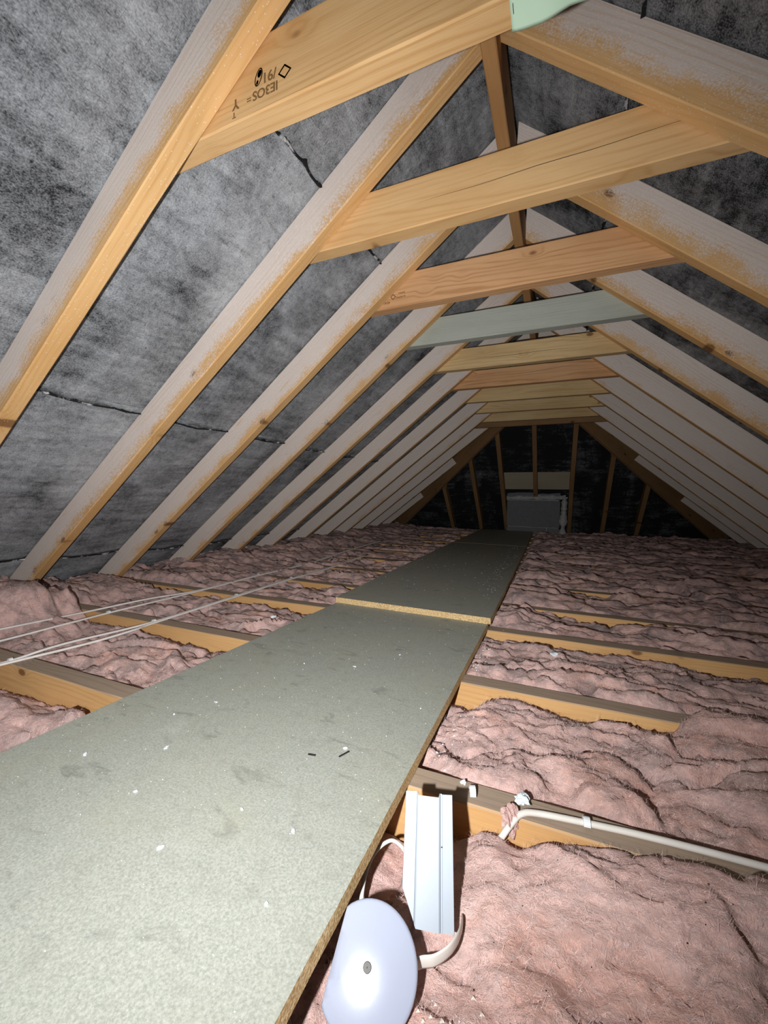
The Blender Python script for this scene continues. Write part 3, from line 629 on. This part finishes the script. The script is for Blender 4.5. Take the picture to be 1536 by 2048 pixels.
cable([(-1.68, 0.35, zz), (-1.585, 0.57, zz), (-1.560, 0.80, -0.016), (-1.567, 0.96, zz), (-1.545, 1.12, -0.017), (-1.533, 1.362, zz), (-1.521, 1.74, zz), (-1.486, 2.17, zz), (-1.490, 2.777, -0.006), (-1.49, 3.4, 0.0)],
      0.0050, 0.0036, 'cable_dusty', 'lower thin pale cable of the far pair on the left, beneath the upper one', [((-1.567, 0.955, zz), (0.0, 1, 0))], G)
cable([(-1.44, 0.30, zz), (-1.395, 0.45, zz), (-1.368, 0.565, zz), (-1.352, 0.69, -0.012), (-1.318, 0.955, zz), (-1.316, 1.35, zz), (-1.313, 1.749, zz), (-1.289, 2.064, zz), (-1.27, 2.6, -0.006)],
      0.0050, 0.0036, 'cable_dusty', 'thin pale cable of the near pair on the left, the upper of the two', [((-1.366, 0.57, zz), (0.1, 1, 0)), ((-1.318, 0.96, zz), (0.02, 1, 0)), ((-1.316, 1.36, zz), (0, 1, 0)), ((-1.312, 1.76, zz), (0, 1, 0))], G)
cable([(-1.425, 0.30, zz), (-1.382, 0.45, zz), (-1.356, 0.565, zz), (-1.312, 0.741, -0.020), (-1.290, 0.869, -0.016), (-1.306, 0.955, zz), (-1.305, 1.35, zz), (-1.302, 1.749, zz), (-1.278, 2.064, zz), (-1.26, 2.6, -0.006)],
      0.0052, 0.0038, 'cable_dusty', 'thin pale cable of the near pair on the left, the lower sagging one', [], G)

# ------------------------------------------------------------------ round junction box and its flat cable
C0 = Vector((-0.163, 0.345, -0.030)); jb = empty('junction_box', C0 - Vector((0, 0, 0.03)), 'round white junction box with a single central screw, on pink insulation', 'junction box')
tilt = Matrix.Rotation(math.radians(38), 4, Vector((0.95, 0.31, 0)))
def disc(prof, seg=56, flat=None):
    """lathe; flat = (angle, distance) trims one side straight"""
    V = []; F = []
    for r, z in prof:
        for k in range(seg):
            a = 2 * math.pi * k / seg; x, y = r * math.cos(a), r * math.sin(a)
            if flat:
                fx, fy = math.cos(flat[0]), math.sin(flat[0]); t = x * fx + y * fy
                if t > flat[1]: x -= fx * (t - flat[1]); y -= fy * (t - flat[1])
            p = (tilt @ Vector((x, y, z))) + C0; V.append(p)
    for i in range(len(prof) - 1):
        for k in range(seg): F.append((i * seg + k, i * seg + (k + 1) % seg, (i + 1) * seg + (k + 1) % seg, (i + 1) * seg + k))
    F.append(tuple(range(seg - 1, -1, -1))); F.append(tuple((len(prof) - 1) * seg + k for k in range(seg)))
    return mesh('lid', V, F)
FA = (math.radians(186), 0.036)
lid = child('lid', disc([(0.0500, -0.010), (0.0515, -0.009), (0.0515, -0.002), (0.0512, -0.0010), (0.0500, 0.0002), (0.048, 0.0006), (0.040, 0.0012), (0.028, 0.0020), (0.014, 0.0025), (0.004, 0.0026), (0.0, 0.0026)], flat=FA), 'lid', jb, smooth=True)
child('base', disc([(0.040, -0.034), (0.0445, -0.032), (0.0445, -0.009), (0.040, -0.009)], flat=(FA[0], 0.035)), 'cable', jb)
def screw():
    bm = bmesh.new(); m = Matrix.Translation(C0) @ tilt
    bmesh.ops.create_cone(bm, cap_ends=True, segments=20, radius1=0.0048, radius2=0.0038, depth=0.0022, matrix=m @ Matrix.Translation((0, 0, 0.0030)))
    for a in (0.5, 0.5 + math.pi / 2): bmesh.ops.create_cube(bm, size=1, matrix=m @ Matrix.Translation((0, 0, 0.0042)) @ Matrix.Rotation(a, 4, 'Z') @ Matrix.Diagonal((0.0052, 0.0012, 0.0006, 1)))
    me = bpy.data.meshes.new('screw'); bm.to_mesh(me); bm.free(); return me
child('screw', screw(), 'steel', jb, label='small steel cross-head screw')
# flat twin cable leaving the box and looping round the foot of the trunking
t = empty('flat_cable', Vector((-0.118, 0.372, -0.06)), 'short flat white cable looping from the round box past the trunking foot', 'cable')
child('sheath', tube_mesh('sheath', [(-0.130, 0.371, -0.046), (-0.118, 0.381, -0.043), (-0.104, 0.387, -0.040), (-0.092, 0.399, -0.037), (-0.086, 0.416, -0.038), (-0.086, 0.438, -0.046), (-0.090, 0.460, -0.065)], 0.0013, 0.0078), 'cable', t)
t = empty('flat_cable', Vector((-0.19, 0.47, -0.08)), 'bit of white cable curling out of insulation left of the trunking', 'cable')
child('sheath', tube_mesh('sheath', [(-0.213, 0.425, -0.085), (-0.221, 0.455, -0.062), (-0.220, 0.486, -0.052), (-0.205, 0.505, -0.044), (-0.187, 0.502, -0.042), (-0.172, 0.492, -0.046), (-0.15, 0.475, -0.06)], 0.0028, 0.0022), 'cable', t)

# ------------------------------------------------------------------ offcut of white trunking
def trunking():
    B = Vector((-0.1195, 0.411, -0.040)); T = Vector((-0.1427, 0.488, 0.060)); d = (T - B); L = d.length; d.normalize()
    s = Vector((0.95, 0.31, 0.0)); s = (s - d * s.dot(d)).normalized(); n = s.cross(d)
    prof = [(-0.0305, 0.0000), (-0.0300, 0.0016), (-0.0160, 0.0016), (-0.0150, 0.0050), (-0.0135, 0.0056), (0.0125, 0.0056), (0.0140, 0.0050), (0.0150, 0.0014), (0.0165, 0.0014), (0.0175, 0.0022), (0.0300, 0.0022), (0.0305, 0.0)]
    inner = [(x * 0.97, z - 0.0016) for x, z in reversed(prof)]; pr_ = prof + inner; n0 = len(pr_); V = []; F = []; seg = 16
    for i in range(seg + 1):
        u = i / seg
        for (x, z) in pr_:
            lo = 0.034 * float(sst(-0.012, -0.0305, x)) ** 0.8; hi = L + 0.0016 * float(pn(x * 260, 4.4)) - (0.004 if -0.014 < x < 0.0135 else 0)
            V.append(B + d * (lo + (hi - lo) * u) + s * (x * (1.0 + 0.0 * u)) + n * z)
    for i in range(seg):
        for k in range(n0): F.append((i * n0 + k, i * n0 + (k + 1) % n0, (i + 1) * n0 + (k + 1) % n0, (i + 1) * n0 + k))
    h = len(prof)
    for base in (0, seg * n0):
        for k in range(h - 1): F.append((base + k, base + k + 1, base + n0 - 2 - k, base + n0 - 1 - k))
    me = mesh('trunking_offcut', [v - B for v in V], F); bm = bmesh.new(); bm.from_mesh(me); bmesh.ops.recalc_face_normals(bm, faces=bm.faces); bm.to_mesh(me); bm.free()
    o = obj('trunking_offcut', me, 'pvc', label='offcut of ribbed white plastic trunking leaning against the nearest joist', cat='trunking'); o.location = B
    return B, d, s, n, L
trunking()

# ------------------------------------------------------------------ debris on joist and insulation
def drop(x, y):
    h = S.ray_cast(bpy.context.evaluated_depsgraph_get(), (x, y, 0.06), (0, 0, -1)); return h[1].z if h[0] else JT
bpy.context.view_layer.update()
def lump(name, c, r, seed, mat, label=None, cat=None, group=None, flat=0.6, sub=2, rough=0.35):
    bm = bmesh.new(); bmesh.ops.create_icosphere(bm, subdivisions=sub, radius=1)
    for v in bm.verts:
        k = 1 + rough * float(fbm(v.co.x * 1.7 + seed, v.co.y * 1.7 + v.co.z * 2.1 + seed * 1.3, 3, seed % 40))
        v.co = Vector((v.co.x * r[0] * k, v.co.y * r[1] * k, v.co.z * r[2] * k))
    me = bpy.data.meshes.new(name); bm.to_mesh(me); bm.free()
    o = obj(name, me, mat, label=label, cat=cat, group=group); o.location = c; o.rotation_euler = (0, 0, seed * 1.1); return o
lump('foam_lump', (-0.033, 0.625, -0.012), (0.011, 0.009, 0.007), 4, 'foam', 'crumbly white foam lump on the nearest joist beside the cable bend', 'foam', sub=3, rough=0.6)
t = empty('loose_clip', Vector((-0.108, 0.612, JT)), 'loose white cable clip without cable, nailed on the nearest joist', 'clip')
child('saddle', clip_mesh((-0.108, 0.612, JT + 0.006), (0.9, 0.3, 0), 0.007), 'clip', t)
lump('foam_crumb', (-0.126, 0.632, JT + 0.003), (0.005, 0.004, 0.0035), 9, 'foam', 'tiny white foam crumb on the nearest joist near the board', 'foam', rough=0.5)
lump('plaster_chip', (0.010, 1.238, -0.010), (0.013, 0.009, 0.006), 12, 'foam', 'white plaster chip lying on insulation right of the walkway', 'chip', rough=0.3)
lump('plaster_chip', (-0.955, 1.17, -0.012), (0.011, 0.008, 0.005), 15, 'foam', 'white plaster chip on insulation left of the walkway', 'chip', rough=0.3)
lump('pink_tuft', (-0.048, 0.596, -0.028), (0.013, 0.011, 0.022), 21, 'wool', 'small pink wool tuft around the cable bend at the nearest joist', 'insulation', sub=4, rough=0.5)['grime_dim'] = 0.1
def flake_mesh(seed, r):
    rr = random.Random(seed); n = 7; V = []
    pts = [(math.cos(2 * math.pi * k / n) * r * rr.uniform(0.5, 1.1), math.sin(2 * math.pi * k / n) * r * rr.uniform(0.35, 0.8)) for k in range(n)]
    for z in (0.0, 0.0012): V += [(x, y, z + (0.0008 * rr.random() if z else 0)) for x, y in pts]
    F = [tuple(range(n - 1, -1, -1)), tuple(range(n, 2 * n))] + [(k, (k + 1) % n, n + (k + 1) % n, n + k) for k in range(n)]
    return mesh('paint_flake', V, F)
FM = []
for k in range(6):
    me = flake_mesh(k, 0.0045); me.materials.append(M['flake']); FM.append(me)
FLK = [(-0.40, 0.42), (-0.62, 0.47), (-0.66, 0.62), (-0.70, 0.55), (-0.33, 0.60), (-0.31, 0.42), (-0.57, 0.38), (-0.73, 0.40), (-0.45, 0.33), (-0.28, 0.33), (-0.25, 0.78), (-0.47, 0.90), (-0.39, 1.02), (-0.60, 0.86)]
for k, (x, y) in enumerate(FLK):
    o = obj('paint_flake', FM[k % 6], None, label='small white flake lying on the nearest chipboard panel', cat='flake', group='white flakes on the near panel')
    o.location = (x, y, 0.0002); o.rotation_euler = (0, 0, k * 1.7); s_ = 0.6 + 0.7 * ((k * 37) % 10) / 10; o.scale = (s_, s_, 1)
for k, (x, y, a, L) in enumerate([(-0.325, 0.585, 1.15, 0.011), (-0.375, 0.56, 0.2, 0.007)]):
    o = obj('wood_splinter', box_mesh('wood_splinter', (-L, -0.0014, 0), (L, 0.0014, 0.002), 0.0005), 'dropping', label=['dark splinter lying on the nearest chipboard panel, the longer one', 'dark splinter lying on the nearest chipboard panel, the shorter bent one'][k], cat='splinter', group='dark splinters on the near panel')
    o.location = (x, y, 0.0003); o.rotation_euler = (0, 0, a)
def crumbs(name, n, fn, r0, r1, mat, label, cat, seed):
    rr = random.Random(seed); V = []; F = []
    for i in range(n):
        p = fn(rr)
        if p[2] == 0: p = (p[0], p[1], drop(p[0], p[1]) + 0.0002)
        r = rr.uniform(r0, r1); b = len(V)
        for d in ((1, 0, 0), (-0.5, 0.8, 0), (-0.6, -0.7, 0), (0.1, 0.1, 0.8)): V.append((p[0] + d[0] * r * rr.uniform(0.6, 1.2), p[1] + d[1] * r * rr.uniform(0.6, 1.2), p[2] + d[2] * r))
        F += [(b, b + 1, b + 3), (b + 1, b + 2, b + 3), (b + 2, b, b + 3), (b + 2, b + 1, b)]
    obj(name, mesh(name, V, F), mat, label=label, cat=cat, kind='stuff')
crumbs('dust_crumbs', 300, lambda r: (r.uniform(-0.84, -0.22), 0.1 + 1.29 * r.random() ** 1.1, 0.0004), 0.0006, 0.0014, 'flake', 'fine white crumbs scattered over the nearest chipboard panel', 'crumbs', 1)
crumbs('dust_crumbs', 260, lambda r: (r.uniform(-0.80, -0.24) if r.random() < 0.5 else r.uniform(-0.32, -0.235), 1.45 + 2.0 * r.random(), 0.0195), 0.001, 0.0024, 'flake', 'fine white crumbs scattered over the middle chipboard panel', 'crumbs', 2)

# ------------------------------------------------------------------ green paper stapled under the nearest collar beam
def paper():
    zb = lambda x: zl[0] + (zr[0] - zl[0]) * (x + 0.735) / 1.11
    y0, y1 = YI[0] - 0.001, YI[0] + 0.0475
    nu, nv = 30, 10; P = np.zeros((nu, nv, 3))
    for i in range(nu):
        u = i / (nu - 1); x = -0.079 + 0.168 * u
        for j in range(nv):
            v = j / (nv - 1)
            P[i, j] = (x, y0 + (y1 - y0) * v + 0.002 * math.sin(u * 9) * v, zb(x) - 0.0022 - 0.0022 * abs(math.sin(u * 7.0)) * v - 0.0012 * v * float(fbm(u * 5, 2, 2, 3)))
    t = empty('paper_note', Vector((0.0, YI[0] + 0.02, zb(0) - 0.003)), 'pale green paper strip stapled under the nearest collar beam', 'paper')
    me = grid_mesh('sheet', P); me.shade_smooth(); sh = child('sheet', me, 'paper', t)
    md = sh.modifiers.new('thickness', 'SOLIDIFY'); md.thickness = 0.0005
    for x in (-0.075, 0.0, 0.036):
        child('staple', box_mesh('staple', (x - 0.0004, YI[0] + 0.010, zb(x) - 0.0060), (x + 0.0004, YI[0] + 0.022, zb(x) - 0.0035), 0.0002), 'steel', t, label='thin steel staple')
paper()

# ------------------------------------------------------------------ ink stamps on the collar beams
def ink_text(parent, txt, x, z, size, rot, y):
    cu = bpy.data.curves.new('stamp_mark', 'FONT'); cu.body = txt; cu.size = size; cu.align_x = 'CENTER'; cu.align_y = 'CENTER'; cu.extrude = 0.00008; cu.offset = 0.0003 * size / 0.02
    tmp = bpy.data.objects.new('tmp', cu); COL.objects.link(tmp); bpy.context.view_layer.update()
    me = bpy.data.meshes.new_from_object(tmp.evaluated_get(bpy.context.evaluated_depsgraph_get())); bpy.data.objects.remove(tmp); bpy.data.curves.remove(cu)
    o = bpy.data.objects.new('stamp_mark', me); COL.objects.link(o); me.materials.clear(); me.materials.append(M['ink']); o['label'] = 'dark ink stamp lettering'
    o.parent = parent; o.matrix_world = Matrix.Translation((x, y, z)) @ Matrix.Rotation(math.pi / 2, 4, 'X') @ Matrix.Rotation(rot, 4, 'Z')
def ink_shape(parent, pts, holes, y):
    bm = bmesh.new(); vs = [bm.verts.new((p[0], y, p[1])) for p in pts]
    if holes:
        vh = [bm.verts.new((p[0], y, p[1])) for p in holes]
        for k in range(len(vs)): bm.faces.new((vs[k], vs[(k + 1) % len(vs)], vh[(k + 1) % len(vs)], vh[k]))
    else: bm.faces.new(vs)
    bmesh.ops.solidify(bm, geom=bm.faces[:], thickness=0.0001)
    me = bpy.data.meshes.new('stamp_mark'); bm.to_mesh(me); bm.free()
    me.materials.append(M['ink']); o = bpy.data.objects.new('stamp_mark', me); COL.objects.link(o); o.parent = parent; o.matrix_world = Matrix.Identity(4); o['label'] = 'dark ink stamp mark'
bpy.context.view_layer.update()
def ring_pts(cx, cz, rx, rz, n, a0=0, rot=0): return [(cx + math.cos(rot) * rx * math.cos(a0 + 2 * math.pi * k / n) - math.sin(rot) * rz * math.sin(a0 + 2 * math.pi * k / n), cz + math.sin(rot) * rx * math.cos(a0 + 2 * math.pi * k / n) + math.cos(rot) * rz * math.sin(a0 + 2 * math.pi * k / n)) for k in range(n)]
yf = YI[0] - 0.0018
c0 = collars[0]
ink_text(c0, 'IE3OS', -0.489, 1.1565, 0.022, math.pi, yf)
ink_text(c0, '=', -0.525, 1.155, 0.018, math.pi, yf)
ink_text(c0, 'Y', -0.556, 1.158, 0.026, math.pi, yf)
ink_text(c0, 'T', -0.560, 1.140, 0.014, math.pi, yf)
ink_text(c0, '/91', -0.480, 1.1785, 0.024, math.pi, yf)
ink_shape(c0, ring_pts(-0.503, 1.184, 0.0075, 0.015, 16, 0, -0.35), ring_pts(-0.503, 1.184, 0.0058, 0.0130, 16, 0, -0.35), yf)
ink_shape(c0, ring_pts(-0.501, 1.189, 0.0042, 0.0065, 12, 0, -0.35), None, yf)
ink_shape(c0, ring_pts(-0.506, 1.176, 0.0022, 0.004, 10, 0, -0.35), None, yf)
ink_shape(c0, ring_pts(-0.447, 1.172, 0.014, 0.012, 4), ring_pts(-0.447, 1.172, 0.0105, 0.0085, 4), yf)
y2 = YI[2] - 0.0018; c2 = collars[2]
ink_text(c2, '4541', -0.600, 1.158, 0.014, math.pi, y2)
ink_shape(c2, ring_pts(-0.574, 1.175, 0.010, 0.010, 4), ring_pts(-0.574, 1.175, 0.0078, 0.0078, 4), y2)
ink_text(c2, 'Trauma ne', -0.545, 1.171, 0.009, 0.03, y2)
ink_text(c2, 'TANNE', -0.541, 1.184, 0.008, 0.03, y2)
crumbs('plaster_debris', 170, lambda r: (-0.198 + abs(r.gauss(0, 0.018)), r.choice([r.uniform(0.66, 0.95), r.uniform(1.05, 1.38), r.uniform(1.4, 3.0)]), 0), 0.0014, 0.0036, 'foam', 'grey-white plaster debris along the right edge of the walkway', 'debris', 5)
crumbs('pale_crumbs', 26, lambda r: (r.gauss(-0.065, 0.022), r.gauss(0.345, 0.016), 0), 0.0014, 0.0032, 'crumb', 'cream crumbs scattered on the insulation right of the round box', 'crumbs', 6)
def split_mark(parent, pts, w, y):
    V = []; F = []
    for i, (x, z) in enumerate(pts):
        t = w * math.sin(math.pi * (i + 0.3) / (len(pts) - 0.4)); V += [(x, y, z - t / 2), (x, y, z + t / 2)]
        if i: b = 2 * i; F.append((b - 2, b, b + 1, b - 1))
    me = mesh('split', V, F); me.materials.append(M['dropping']); o = bpy.data.objects.new('split', me); COL.objects.link(o); o.parent = parent; o.matrix_world = Matrix.Identity(4); o['label'] = 'thin dark drying split'
split_mark(collars[1], [(-0.36 + 0.05 * i, 1.186 + 0.0008 * i + 0.0012 * math.sin(i * 1.3)) for i in range(14)], 0.0014, YI[1] - 0.0016)
split_mark(collars[4], [(-0.50 + 0.06 * i, 1.180 - 0.0005 * i + 0.002 * math.sin(i * 1.1)) for i in range(11)], 0.0016, YI[4] - 0.0016)
split_mark(collars[5], [(-0.30 + 0.05 * i, 1.185 + 0.003 * i) for i in range(9)], 0.0014, YI[5] - 0.0016)
crumbs('dark_specks', 60, lambda r: (r.uniform(-0.12, 0.35), r.uniform(0.30, 0.56), 0), 0.0008, 0.0018, 'dropping', 'scattered black specks on the lower right insulation', 'specks', 8)
crumbs('white_specks', 160, lambda r: (r.uniform(-0.18, 0.45), r.choice([r.uniform(0.32, 0.56), r.uniform(0.67, 0.98)]), 0), 0.0006, 0.0015, 'flake', 'scattered tiny white specks on the near right insulation', 'specks', 9)
